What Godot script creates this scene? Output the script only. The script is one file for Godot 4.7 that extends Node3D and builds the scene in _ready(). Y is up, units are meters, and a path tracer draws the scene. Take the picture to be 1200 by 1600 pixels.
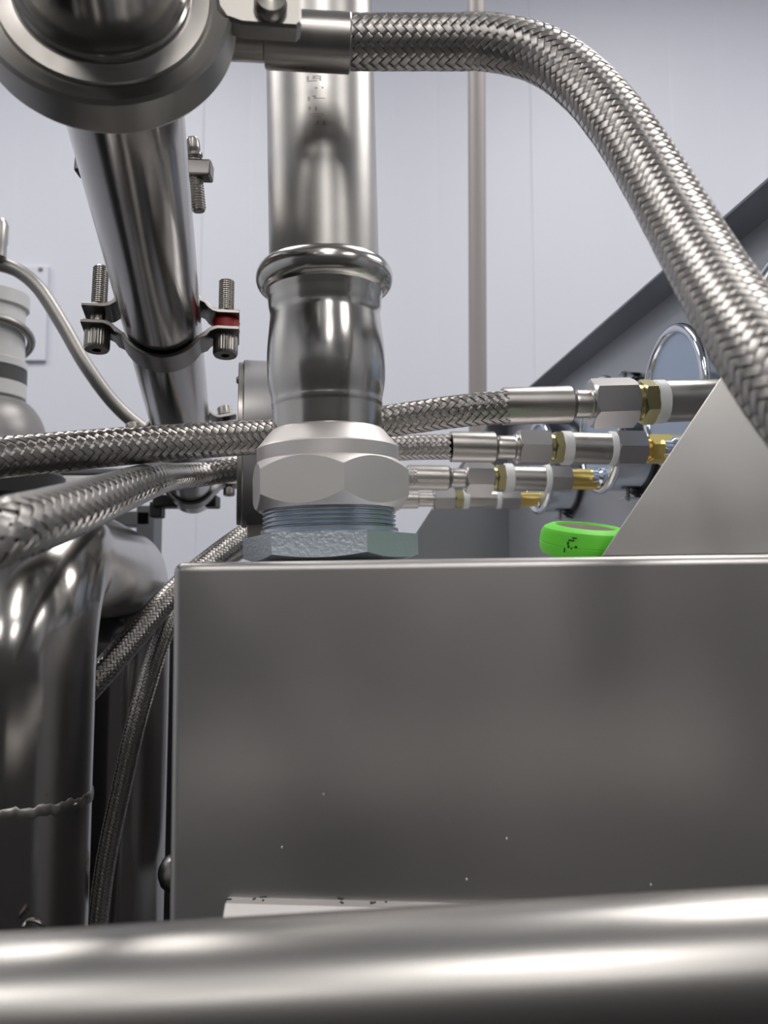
extends Node3D

# ---------------------------------------------------------------- geometry kit
class Geo:
	var v := PackedVector3Array()
	var i := PackedInt32Array()
	var uv := PackedVector2Array()

const F := 1400.0            # focal length in pixels of the 1200 x 1600 frame
const CY := 1.3              # eye height
const PITCH := 5.5
var cam_xf: Transform3D
var origin_of := {}
var used := {}
var M := {}                  # materials
var mb: Basis                # the machine's own axes: x along its front, y up, z towards the viewer
var rng := RandomNumberGenerator.new()

func P(x: float, y: float, d: float) -> Vector3:      # point seen at pixel x, y, at depth d along the lens axis
	return cam_xf * Vector3((x - 600.0) / F * d, (800.0 - y) / F * d, -d)

func PZ(x: float, y: float, z: float) -> Vector3:     # the same, at horizontal distance z from the lens
	var r := cam_xf.basis * Vector3((x - 600.0) / F, (800.0 - y) / F, -1.0)
	return cam_xf.origin + r * (z / -r.z)

func W(x: float, h: float, z: float) -> Vector3:      # level coordinates: right, above the eye, away
	return Vector3(x, CY + h, -z)

func numbered(called: String) -> String:
	if not used.has(called):
		used[called] = 0
		return called
	used[called] += 1
	return "%s_%03d" % [called, used[called]]

func thing(called: String, label: String, category: String, at: Vector3, group := "") -> Node3D:
	var o := Node3D.new()
	o.name = numbered(called)
	add_child(o, true)
	o.position = at
	o.set_meta("label", label)
	o.set_meta("category", category)
	if group:
		o.set_meta("group", group)
	origin_of[o] = at
	return o

func struct(called: String, at: Vector3) -> Node3D:
	var o := Node3D.new()
	o.name = called
	add_child(o, true)
	o.position = at
	o.set_meta("kind", "structure")
	origin_of[o] = at
	return o

func put(called: String, g: Geo, mat: Material, parent: Node3D, angle := 35.0) -> MeshInstance3D:
	var at: Vector3 = origin_of[parent]
	return put_mesh(called, finish(g, angle, at), mat, parent)

func put_mesh(called: String, mesh: Mesh, mat: Material, parent: Node3D) -> MeshInstance3D:
	var o := MeshInstance3D.new()
	o.mesh = mesh
	o.material_override = mat
	o.name = called
	o.cast_shadow = GeometryInstance3D.SHADOW_CASTING_SETTING_ON
	var n := 0
	while parent.has_node(NodePath(String(o.name))):
		n += 1
		o.name = "%s_%03d" % [called, n]
	parent.add_child(o, true)
	origin_of[o] = origin_of[parent]
	return o

func add(a: Geo, b: Geo) -> Geo:
	var base := a.v.size()
	if a.uv.size() == base and b.uv.size() == b.v.size():
		a.uv.append_array(b.uv)
	a.v.append_array(b.v)
	for k in b.i:
		a.i.append(k + base)
	return a

func orient(g: Geo) -> Geo:                            # front faces run clockwise, outwards
	var vol := 0.0
	var c := g.v[0]
	for t in range(0, g.i.size(), 3):
		vol += (g.v[g.i[t]] - c).dot((g.v[g.i[t + 1]] - c).cross(g.v[g.i[t + 2]] - c))
	if vol > 0.0:
		for t in range(0, g.i.size(), 3):
			var k := g.i[t + 1]
			g.i[t + 1] = g.i[t + 2]
			g.i[t + 2] = k
	return g

func finish(g: Geo, angle: float, at: Vector3) -> ArrayMesh:
	var nt := g.i.size() / 3
	var nv := g.v.size()
	var fn := PackedVector3Array()
	fn.resize(nt)
	var start := PackedInt32Array()
	start.resize(nv + 1)
	for t in nt:
		var a := g.v[g.i[t * 3]]
		fn[t] = (g.v[g.i[t * 3 + 2]] - a).cross(g.v[g.i[t * 3 + 1]] - a)
	for k in g.i:
		start[k + 1] += 1
	for k in nv:
		start[k + 1] += start[k]
	var fill := start.duplicate()
	var touch := PackedInt32Array()
	touch.resize(g.i.size())
	for k in g.i.size():
		var vi := g.i[k]
		touch[fill[vi]] = k / 3
		fill[vi] += 1
	var lim := cos(deg_to_rad(angle))
	var ov := PackedVector3Array()
	var on := PackedVector3Array()
	var ou := PackedVector2Array()
	ov.resize(g.i.size())
	on.resize(g.i.size())
	var has_uv := g.uv.size() == nv
	if has_uv:
		ou.resize(g.i.size())
	var unit := PackedVector3Array()
	unit.resize(nt)
	for t in nt:
		unit[t] = fn[t].normalized()
	for k in g.i.size():
		var vi := g.i[k]
		var me := unit[k / 3]
		var n := Vector3.ZERO
		for q in range(start[vi], start[vi + 1]):
			var t := touch[q]
			if unit[t].dot(me) > lim:
				n += fn[t]
		ov[k] = g.v[vi] - at
		on[k] = n.normalized() if n.length_squared() > 0.0 else me
		if has_uv:
			ou[k] = g.uv[vi]
	var arr := []
	arr.resize(Mesh.ARRAY_MAX)
	arr[Mesh.ARRAY_VERTEX] = ov
	arr[Mesh.ARRAY_NORMAL] = on
	if has_uv:
		arr[Mesh.ARRAY_TEX_UV] = ou
	var m := ArrayMesh.new()
	m.add_surface_from_arrays(Mesh.PRIMITIVE_TRIANGLES, arr)
	return m

func side_of(dir: Vector3) -> Vector3:                 # a steady perpendicular
	var up := Vector3.UP if absf(dir.y) < 0.9 else Vector3.BACK
	return up.cross(dir).normalized()

func rings(rows: Array, cap0 := true, cap1 := true, loop := false) -> Geo:   # closed rings of equal size joined into a skin
	var g := Geo.new()
	var n: int = rows[0].size()
	for r in rows:
		g.v.append_array(r)
	var last := rows.size() if loop else rows.size() - 1
	for a in last:
		var b := (a + 1) % rows.size()
		for k in n:
			var l := (k + 1) % n
			g.i.append_array([a * n + k, b * n + k, b * n + l, a * n + k, b * n + l, a * n + l])
	if not loop:
		for e in [0, 1]:
			if (e == 0 and not cap0) or (e == 1 and not cap1):
				continue
			var row: PackedVector3Array = rows[0] if e == 0 else rows[rows.size() - 1]
			var c := Vector3.ZERO
			for q in row:
				c += q
			g.v.append(c / n)
			var ci := g.v.size() - 1
			var o := 0 if e == 0 else (rows.size() - 1) * n
			for k in n:
				var l := (k + 1) % n
				if e == 0:
					g.i.append_array([ci, o + k, o + l])
				else:
					g.i.append_array([ci, o + l, o + k])
	return orient(g)

func lathe(at: Vector3, dir: Vector3, prof: Array, n := 48, cap := true) -> Geo:   # profile of [radius, height along dir]
	var d := dir.normalized()
	var x := side_of(d)
	var y := d.cross(x)
	var rows := []
	for p in prof:
		var row := PackedVector3Array()
		for k in n:
			var t := TAU * k / n
			row.append(at + d * p[1] + (x * cos(t) + y * sin(t)) * p[0])
		rows.append(row)
	return rings(rows, cap, cap)

func lathe_uv(at: Vector3, dir: Vector3, prof: Array, n: int, face: Vector3) -> Geo:   # with texture coordinates; u = 0.5 looks along face
	var d := dir.normalized()
	var y := (face - d * face.dot(d)).normalized()
	var x := y.cross(d)
	var g := Geo.new()
	for p in prof:
		for k in n + 1:
			var t := TAU * k / n
			g.v.append(at + d * p[1] + (-y * cos(t) + x * sin(t)) * p[0])
			g.uv.append(Vector2(float(k) / n, p[2]))
	var w := n + 1
	for a in prof.size() - 1:
		for k in n:
			g.i.append_array([a * w + k, (a + 1) * w + k, (a + 1) * w + k + 1, a * w + k, (a + 1) * w + k + 1, a * w + k + 1])
	return orient(g)

func pipe_ring(at: Vector3, dir: Vector3, r_in: float, r_out: float, h0: float, h1: float, ch: float, n := 64) -> Geo:   # a hollow ring with chamfers
	return lathe_loop(at, dir, [[r_in, h0], [r_out - ch, h0], [r_out, h0 + ch], [r_out, h1 - ch], [r_out - ch, h1], [r_in, h1]], n)

func lathe_loop(at: Vector3, dir: Vector3, prof: Array, n := 64) -> Geo:
	var d := dir.normalized()
	var x := side_of(d)
	var y := d.cross(x)
	var rows := []
	for p in prof:
		var row := PackedVector3Array()
		for k in n:
			var t := TAU * k / n
			row.append(at + d * p[1] + (x * cos(t) + y * sin(t)) * p[0])
		rows.append(row)
	return rings(rows, false, false, true)

func hexnut(at: Vector3, dir: Vector3, up: Vector3, rad: float, h0: float, h1: float, ch: float, turn: float, both := true) -> Geo:   # a hexagon bar end cut by cones; a corner stands at angle «turn» from up
	var d := dir.normalized()
	var y := (up - d * up.dot(d)).normalized()
	var x := d.cross(y)
	var n := 144
	var ap := rad * 0.8660254
	var c0 := ap * 0.97
	var rows := [PackedVector3Array(), PackedVector3Array(), PackedVector3Array(), PackedVector3Array()]
	for k in n:
		var t := TAU * k / n
		var f := fposmod(t + PI / 6.0, PI / 3.0) - PI / 6.0        # corners at multiples of 60 degrees
		var q := ap / cos(PI / 6.0 - absf(f))
		var dh := ch * (q - c0) / (rad - c0)
		var o := y * cos(t + turn) + x * sin(t + turn)
		rows[0].append(at + d * h0 + o * c0)
		rows[1].append(at + d * (h0 + dh) + o * q)
		rows[2].append(at + d * ((h1 - dh) if both else h1) + o * q)
		rows[3].append(at + d * h1 + o * (c0 if both else c0 * 0.9))
	return rings(rows)

func sweep(pts: PackedVector3Array, rad: Array, n := 24, cap := true) -> Geo:     # a round tube through points, radius per point
	var fr := frames(pts)
	var rows := []
	for k in pts.size():
		var row := PackedVector3Array()
		var r: float = rad[k] if rad.size() > 1 else rad[0]
		for q in n:
			var t := TAU * q / n
			row.append(pts[k] + (fr[0][k] * cos(t) + fr[1][k] * sin(t)) * r)
		rows.append(row)
	return rings(rows, cap, cap)

func frames(pts: PackedVector3Array) -> Array:
	var ns := PackedVector3Array()
	var bs := PackedVector3Array()
	var ts := PackedVector3Array()
	for k in pts.size():
		var a := pts[maxi(k - 1, 0)]
		var b := pts[mini(k + 1, pts.size() - 1)]
		ts.append((b - a).normalized())
	var nn := side_of(ts[0])
	for k in pts.size():
		nn = (nn - ts[k] * nn.dot(ts[k])).normalized()
		ns.append(nn)
		bs.append(ts[k].cross(nn))
	return [ns, bs, ts]

var spline_at := PackedFloat32Array()     # where on the control points each point of the last spline lies

func spline(ctrl: Array, step: float) -> PackedVector3Array:     # evenly spaced points on a Catmull-Rom curve
	var fine := PackedVector3Array()
	spline_at = PackedFloat32Array([0.0])
	for k in ctrl.size() - 1:
		var p0: Vector3 = ctrl[maxi(k - 1, 0)]
		var p1: Vector3 = ctrl[k]
		var p2: Vector3 = ctrl[k + 1]
		var p3: Vector3 = ctrl[mini(k + 2, ctrl.size() - 1)]
		for s in 40:
			fine.append(p1.cubic_interpolate(p2, p0, p3, s / 40.0))
	fine.append(ctrl[ctrl.size() - 1])
	var out := PackedVector3Array([fine[0]])
	var left := step
	for k in fine.size() - 1:
		var seg := fine[k + 1] - fine[k]
		var l := seg.length()
		var at := 0.0
		while l - at >= left:
			at += left
			out.append(fine[k] + seg * (at / l))
			spline_at.append((k + at / l) / 40.0)
			left = step
		left -= l - at
	return out

func rbox(xf: Transform3D, size: Vector3, r: float, k := 3) -> Geo:     # a box with rounded edges, centred on xf
	var h := size / 2.0 - Vector3.ONE * r
	var rows := []
	for half in [-1.0, 1.0]:
		for a in k + 1:
			var lat: float = (-90.0 + 90.0 * a / k) if half < 0 else 90.0 * a / k
			lat = deg_to_rad(lat)
			var row := PackedVector3Array()
			for q in 4:
				var sx := 1.0 if q == 0 or q == 3 else -1.0
				var sz := 1.0 if q < 2 else -1.0
				for b in k + 1:
					var lon := deg_to_rad(q * 90.0 + 90.0 * b / k)
					var nrm := Vector3(cos(lat) * cos(lon), sin(lat), cos(lat) * sin(lon))
					row.append(xf * (nrm * r + Vector3(sx * h.x, half * h.y, sz * h.z)))
			rows.append(row)
	return rings(rows)

func extrude(xf: Transform3D, poly: PackedVector2Array, z0: float, z1: float, ch := 0.0) -> Geo:     # polygon in xf's x, y pushed along its z, with a small chamfer
	var n := poly.size()
	var inset := poly
	if ch > 0.0:
		inset = PackedVector2Array()
		var area := 0.0
		for k in n:
			area += poly[k].cross(poly[(k + 1) % n])
		var sg := 1.0 if area > 0 else -1.0
		for k in n:
			var a := (poly[k] - poly[(k + n - 1) % n]).normalized()
			var b := (poly[(k + 1) % n] - poly[k]).normalized()
			var na := Vector2(-a.y, a.x) * sg
			var nb := Vector2(-b.y, b.x) * sg
			var m := (na + nb).normalized()
			inset.append(poly[k] + m * (ch / maxf(0.4, m.dot(na))))
	var g := Geo.new()
	var lay := [[inset, z0], [poly, z0 + ch], [poly, z1 - ch], [inset, z1]] if ch > 0.0 else [[poly, z0], [poly, z1]]
	for l in lay:
		for p in l[0]:
			g.v.append(xf * Vector3(p.x, p.y, l[1]))
	var tri := Geometry2D.triangulate_polygon(inset)
	var top := (lay.size() - 1) * n
	var flip := false
	if tri.size() >= 3:
		flip = (inset[tri[1]] - inset[tri[0]]).cross(inset[tri[2]] - inset[tri[0]]) < 0
	for t in range(0, tri.size(), 3):
		var q := [tri[t], tri[t + 1], tri[t + 2]]
		if flip:
			q.reverse()
		g.i.append_array([q[2], q[1], q[0], top + q[0], top + q[1], top + q[2]])
	var ar := 0.0
	for k in n:
		ar += poly[k].cross(poly[(k + 1) % n])
	for a in lay.size() - 1:
		for k in n:
			var l := (k + 1) % n
			if ar > 0:
				g.i.append_array([a * n + k, a * n + l, (a + 1) * n + l, a * n + k, (a + 1) * n + l, (a + 1) * n + k])
			else:
				g.i.append_array([a * n + k, (a + 1) * n + l, a * n + l, a * n + k, (a + 1) * n + k, (a + 1) * n + l])
	return orient(g)

# ---------------------------------------------------------------- braided hose
func braid(root: Node3D, ctrl: Array, r: float, n: int, lay: Array, mat: Material, single: bool, per := 2.6) -> void:
	# strands of flat wire bundle woven two over, two under round a dark liner; lay = angle to the axis, one for all or one per control point
	var step := 0.0012
	var pts := spline(ctrl, step)
	var fr := frames(pts)
	var ns: PackedVector3Array = fr[0]
	var bs: PackedVector3Array = fr[1]
	var ts: PackedVector3Array = fr[2]
	var at: Vector3 = origin_of[root]
	var ang := PackedFloat32Array()            # lay angle at every point
	var turn := PackedFloat32Array([0.0])      # how far a strand has gone round
	for k in pts.size():
		var a: float = lay[0]
		if lay.size() > 1:
			var u := spline_at[k]
			var e := mini(int(u), lay.size() - 2)
			a = lerpf(lay[e], lay[e + 1], u - e)
		ang.append(deg_to_rad(a))
		if k > 0:
			turn.append(turn[k - 1] + step * tan(ang[k]) / r)
	var length := step * (pts.size() - 1)
	var amp := 0.038 * r
	var samples := int(maxf(turn[turn.size() - 1] * n / PI * per, length / 0.002))
	var lin := PackedVector3Array()
	for k in range(0, pts.size(), 3):
		lin.append(pts[k])
	put("liner", sweep(lin, [r - amp * 2.4], 24), M.gap, root, 60.0)
	var all_v := PackedVector3Array()
	var all_n := PackedVector3Array()
	var all_i := PackedInt32Array()
	var all_u := PackedVector2Array()
	for fam in 2:
		var sg := 1.0 if fam == 0 else -1.0
		for k in n:
			var vv := PackedVector3Array()
			var nn := PackedVector3Array()
			var ii := PackedInt32Array()
			var uu := PackedVector2Array()
			uu.resize((samples + 1) * 6)
			vv.resize((samples + 1) * 6)
			nn.resize((samples + 1) * 6)
			var jit := rng.randf_range(-0.15, 0.15) * amp
			var lean := rng.randf_range(-0.05, 0.05)
			for q in samples + 1:
				var s := length * q / samples
				var idx := s / step
				var i0 := mini(int(idx), pts.size() - 2)
				var f := idx - i0
				var tw := lerpf(turn[i0], turn[i0 + 1], f)
				var al := ang[i0]
				var ca := cos(al)
				var sa := sin(al)
				var c := tw * n / PI
				var ph := (2.0 * k + c - 0.5) if fam == 0 else (2.0 * k - c - 2.5)
				var wv := 2.0 * cos(PI * 0.5 * ph)
				var hgt := amp * clampf(wv, -1.0, 1.0) + jit
				var slope := 0.0
				if absf(wv) < 1.0:
					slope = -amp * PI * sin(PI * 0.5 * ph) * sg * (n / PI * sa / r)
				var hw := PI * r / n * ca * 0.81
				var o := pts[i0].lerp(pts[i0 + 1], f)
				var x := ns[i0].lerp(ns[i0 + 1], f)
				var y := bs[i0].lerp(bs[i0 + 1], f)
				var t := ts[i0]
				var th := TAU * k / n + sg * tw
				var cth := cos(th)
				var sth := sin(th)
				var rad := x * cth + y * sth
				var tang := y * cth - x * sth
				var along := t * ca + tang * (sa * sg)
				var across := t * (-sa * sg) + tang * ca
				var nrm := (rad - along * slope * 0.7).normalized()
				var mid := o + rad * (r + hgt) - at
				var b := q * 6
				var sag := hw * hw / (2.0 * r) * ca * ca
				var lo := mid - rad * (sag * 0.6)
				vv[b] = lo - across * hw - rad * (amp * 1.6)
				vv[b + 1] = lo - across * hw
				vv[b + 2] = vv[b + 1]
				vv[b + 3] = lo + across * hw
				vv[b + 4] = vv[b + 3]
				vv[b + 5] = lo + across * hw - rad * (amp * 1.6)
				for e in 6:
					uu[b + e] = Vector2(e / 5.0, s * 50.0)
				nn[b] = (nrm * 0.15 - across).normalized()
				nn[b + 1] = nn[b]
				nn[b + 2] = (nrm + across * (lean - 0.13)).normalized()
				nn[b + 3] = (nrm + across * (lean + 0.13)).normalized()
				nn[b + 4] = (nrm * 0.15 + across).normalized()
				nn[b + 5] = nn[b + 4]
			for q in samples:
				for e in [0, 2, 4]:
					var a: int = q * 6 + e
					ii.append_array([a, a + 1, a + 7, a, a + 7, a + 6])
			if ii.size() > 0:
				var fnm := (vv[ii[8]] - vv[ii[6]]).cross(vv[ii[7]] - vv[ii[6]])
				if fnm.dot(nn[2]) < 0:
					for e in range(0, ii.size(), 3):
						var w := ii[e + 1]
						ii[e + 1] = ii[e + 2]
						ii[e + 2] = w
			if single:
				put_mesh("strand", raw(vv, nn, ii, uu), mat, root)
			else:
				var base := all_v.size()
				all_v.append_array(vv)
				all_n.append_array(nn)
				all_u.append_array(uu)
				for e in ii:
					all_i.append(e + base)
	if not single:
		var o := put_mesh("braid", raw(all_v, all_n, all_i, all_u), mat, root)
		o.set_meta("kind", "stuff")

func raw(v: PackedVector3Array, n: PackedVector3Array, i: PackedInt32Array, u: PackedVector2Array) -> ArrayMesh:
	var arr := []
	arr.resize(Mesh.ARRAY_MAX)
	arr[Mesh.ARRAY_VERTEX] = v
	arr[Mesh.ARRAY_NORMAL] = n
	arr[Mesh.ARRAY_INDEX] = i
	arr[Mesh.ARRAY_TEX_UV] = u
	var m := ArrayMesh.new()
	m.add_surface_from_arrays(Mesh.PRIMITIVE_TRIANGLES, arr)
	return m

# ---------------------------------------------------------------- materials
func mat(called: String, c: Color, rough: float, metal := 0.0) -> StandardMaterial3D:
	var m := StandardMaterial3D.new()
	m.resource_name = called
	m.albedo_color = c
	m.roughness = rough
	m.metallic = metal
	M[called] = m
	return m

func noise_tex(freq: float, lo: float, hi: float, sd: int, size := 256, oct := 4) -> NoiseTexture2D:
	var f := FastNoiseLite.new()
	f.seed = sd
	f.frequency = freq
	f.fractal_octaves = oct
	var t := NoiseTexture2D.new()
	t.width = size
	t.height = size
	t.seamless = true
	t.noise = f
	var g := Gradient.new()
	g.set_color(0, Color(lo, lo, lo))
	g.set_color(1, Color(hi, hi, hi))
	t.color_ramp = g
	return t

func tri(m: StandardMaterial3D, scale: Vector3) -> void:
	m.uv1_triplanar = true
	m.uv1_world_triplanar = true
	m.uv1_scale = scale

func materials() -> void:
	var smudge := noise_tex(0.012, 0.72, 1.0, 3)
	var wave := noise_tex(0.006, 0.0, 1.0, 11, 256, 2)
	var grain := noise_tex(0.06, 0.0, 1.0, 5, 256, 3)
	var m := mat("box_steel", Color(0.79, 0.78, 0.775), 0.47, 1.0)
	m.roughness_texture = smudge
	m.heightmap_enabled = true
	m.heightmap_texture = wave
	m.heightmap_scale = 0.10
	tri(m, Vector3(1.6, 1.6, 1.6))
	m = mat("plate_steel", Color(0.80, 0.79, 0.785), 0.42, 1.0)
	m.roughness_texture = smudge
	tri(m, Vector3(4, 4, 4))
	m = mat("matt_steel", Color(0.88, 0.865, 0.865), 0.55, 1.0)
	m = mat("pipe_steel", Color(0.79, 0.78, 0.765), 0.22, 1.0)
	m.roughness_texture = smudge
	tri(m, Vector3(7, 7, 7))
	m = mat("polished", Color(0.66, 0.65, 0.64), 0.2, 1.0)
	m.roughness_texture = smudge
	tri(m, Vector3(5, 5, 5))
	m = mat("bend_steel", Color(0.66, 0.65, 0.64), 0.2, 1.0)
	m.roughness_texture = smudge
	tri(m, Vector3(5, 5, 5))
	m = mat("satin", Color(0.72, 0.705, 0.69), 0.37, 1.0)
	m.roughness_texture = smudge
	tri(m, Vector3(12, 12, 12))
	m = mat("rail_steel", Color(0.72, 0.71, 0.70), 0.33, 1.0)
	m = mat("nut_steel", Color(0.90, 0.885, 0.88), 0.5, 1.0)
	m = mat("swivel_steel", Color(0.70, 0.69, 0.69), 0.28, 1.0)
	m = mat("cast_steel", Color(0.62, 0.61, 0.595), 0.4, 1.0)
	m = mat("bolt_steel", Color(0.58, 0.565, 0.55), 0.3, 1.0)
	m = mat("clamp_steel", Color(0.50, 0.49, 0.485), 0.28, 1.0)
	m = mat("zinc", Color(0.80, 0.84, 0.88), 0.48, 1.0)
	m.heightmap_enabled = true
	m.heightmap_texture = grain
	m.heightmap_scale = 0.022
	tri(m, Vector3(22, 22, 22))
	m = mat("zinc_thread", Color(0.82, 0.86, 0.90), 0.33, 1.0)
	m = mat("braid", Color(0.70, 0.685, 0.675), 0.38, 1.0)
	m.anisotropy_enabled = true
	m.anisotropy = 0.8
	m = mat("braid_dark", Color(0.64, 0.625, 0.615), 0.36, 1.0)
	m.anisotropy_enabled = true
	m.anisotropy = 0.8
	m = mat("gap", Color(0.05, 0.048, 0.046), 0.8, 0.0)
	m = mat("tube_steel", Color(0.64, 0.63, 0.62), 0.42, 1.0)
	m = mat("dull_tube", Color(0.62, 0.60, 0.60), 0.55, 0.5)
	m = mat("brass", Color(0.90, 0.78, 0.46), 0.28, 1.0)
	m = mat("olive", Color(0.72, 0.69, 0.52), 0.22, 1.0)
	m = mat("chrome", Color(0.82, 0.84, 0.87), 0.10, 1.0)
	m = mat("gauge_shell", Color(0.74, 0.77, 0.81), 0.2, 1.0)
	m = mat("drum_steel", Color(0.72, 0.715, 0.72), 0.38, 1.0)
	m = mat("gauge_back", Color(0.66, 0.72, 0.80), 0.45, 0.75)
	m = mat("panel_steel_shaded", Color(0.55, 0.56, 0.58), 0.36, 1.0)  # console steel with shade put into its colour, for far end plate and flange
	m = mat("panel_steel_lit", Color(0.72, 0.73, 0.75), 0.5, 1.0)  # same console steel with light put into its colour, for the gauge plate
	m = mat("ptfe", Color(0.90, 0.905, 0.91), 0.5)
	m = mat("rubber", Color(0.03, 0.03, 0.035), 0.55)
	m = mat("red", Color(0.62, 0.10, 0.12), 0.5)
	m = mat("green", Color(0.50, 1.0, 0.30), 0.5)
	m = mat("green_dark", Color(0.06, 0.30, 0.05), 0.6)
	m = mat("label_brown", Color(0.50, 0.42, 0.40), 0.5)
	m = mat("wall_white", Color(0.86, 0.872, 0.92), 0.45)
	m = mat("joint_grey", Color(0.80, 0.815, 0.85), 0.6)
	m = mat("plastic_white", Color(0.86, 0.86, 0.86), 0.4)
	m = mat("dark_plastic", Color(0.30, 0.30, 0.31), 0.5)
	m = mat("grey_cast", Color(0.58, 0.57, 0.57), 0.4, 0.5)
	m = mat("frame_grey", Color(0.42, 0.43, 0.45), 0.5, 0.3)
	m = mat("base_dark", Color(0.17, 0.17, 0.175), 0.5, 0.2)
	m = mat("floor_grey", Color(0.22, 0.22, 0.225), 0.5)
	m = mat("ceiling_white", Color(0.88, 0.89, 0.91), 0.6)
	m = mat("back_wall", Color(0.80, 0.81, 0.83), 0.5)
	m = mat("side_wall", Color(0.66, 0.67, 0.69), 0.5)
	m = mat("body_grey", Color(0.33, 0.325, 0.325), 0.5)
	m = mat("lamp_body", Color(0.85, 0.85, 0.85), 0.5)
	m = mat("lamp_glow", Color(0.9, 0.9, 0.9), 0.5)
	m.emission_enabled = true
	m.emission = Color(1.0, 0.985, 0.97)
	m.emission_energy_multiplier = 4.0

# ---------------------------------------------------------------- scene
func _ready() -> void:
	rng.seed = 7
	# camera, exposure
	cam_xf = Transform3D(Basis(Vector3.RIGHT, deg_to_rad(PITCH)), Vector3(0, CY, 0))
	var cam := Camera3D.new()
	cam.name = "camera"
	cam.transform = cam_xf
	cam.fov = rad_to_deg(2.0 * atan(800.0 / F))
	cam.near = 0.02
	cam.far = 40.0
	var ca := CameraAttributesPhysical.new()
	ca.frustum_focal_length = 12.0 / (800.0 / F)
	ca.frustum_focus_distance = 0.50
	ca.frustum_near = 0.02
	ca.frustum_far = 40.0
	ca.exposure_aperture = 10.0
	cam.attributes = ca
	add_child(cam, true)
	cam.current = true
	var we := WorldEnvironment.new()
	we.name = "world_environment"
	var env := Environment.new()
	env.background_mode = Environment.BG_COLOR
	env.background_color = Color(0.02, 0.02, 0.02)
	env.tonemap_mode = Environment.TONE_MAPPER_LINEAR
	env.tonemap_exposure = 0.355
	env.sdfgi_enabled = true
	env.ssao_enabled = true
	env.ssil_enabled = true
	we.environment = env
	add_child(we, true)
	materials()
	mb = Basis(Vector3.UP, deg_to_rad(-6.15)) * Basis(Vector3.BACK, deg_to_rad(0.55))
	# unseen ceiling lamps, placed to light the wall and the steel: [x, z, energy]
	for l in [[-2.4, -1.2, 5.4], [-0.8, -1.2, 4.6], [0.8, -1.2, 4.6], [2.4, -1.2, 7.6], [-1.7, 1.7, 5.0], [0.3, 1.7, 5.0], [2.2, 1.7, 5.0], [-1.0, 3.5, 4.0], [0.7, 3.5, 4.0]]:
		unseen_ceiling_light(Vector3(l[0], 3.4, l[1]), l[2])
	room()
	box_and_ledge()
	riser()
	big_hose()
	slant_pipe()
	return_bend()
	console()
	rail()
	rows_of_fittings()
	left_side()
	small_things()

func unseen_ceiling_light(at: Vector3, energy: float) -> void:
	var across := "far left" if at.x < -2.0 else "left" if at.x < -0.5 else ("middle" if at.x < 1.5 else "right")
	var away := "over the wall side" if at.z < 0.0 else ("over the viewer" if at.z < 2.5 else "far behind the viewer")
	var t := thing("unseen_ceiling_light", "unseen ceiling light fitting, %s one of the row %s" % [across, away], "ceiling light", at, "ceiling light fittings")
	put("housing", rbox(Transform3D(Basis(), at - Vector3(0, 0.03, 0)), Vector3(0.64, 0.06, 1.26), 0.01), M.lamp_body, t)
	put("diffuser", rbox(Transform3D(Basis(), at - Vector3(0, 0.062, 0)), Vector3(0.60, 0.01, 1.2), 0.003), M.lamp_glow, t)
	var a := AreaLight3D.new()
	a.name = "lamp"
	a.area_size = Vector2(0.60, 1.2)
	a.light_energy = energy
	a.light_color = Color(1.0, 0.985, 0.965)
	a.area_range = 15.0
	a.area_attenuation = 2.0
	a.shadow_enabled = true
	t.add_child(a, true)
	a.position = Vector3(0, -0.072, 0)
	a.rotation_degrees = Vector3(-90, 0, 0)

func slab(called: String, centre: Vector3, size: Vector3, m: Material) -> void:
	var s := struct(called, centre)
	put("slab", rbox(Transform3D(Basis(), centre), size, 0.004, 1), m, s)

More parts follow.
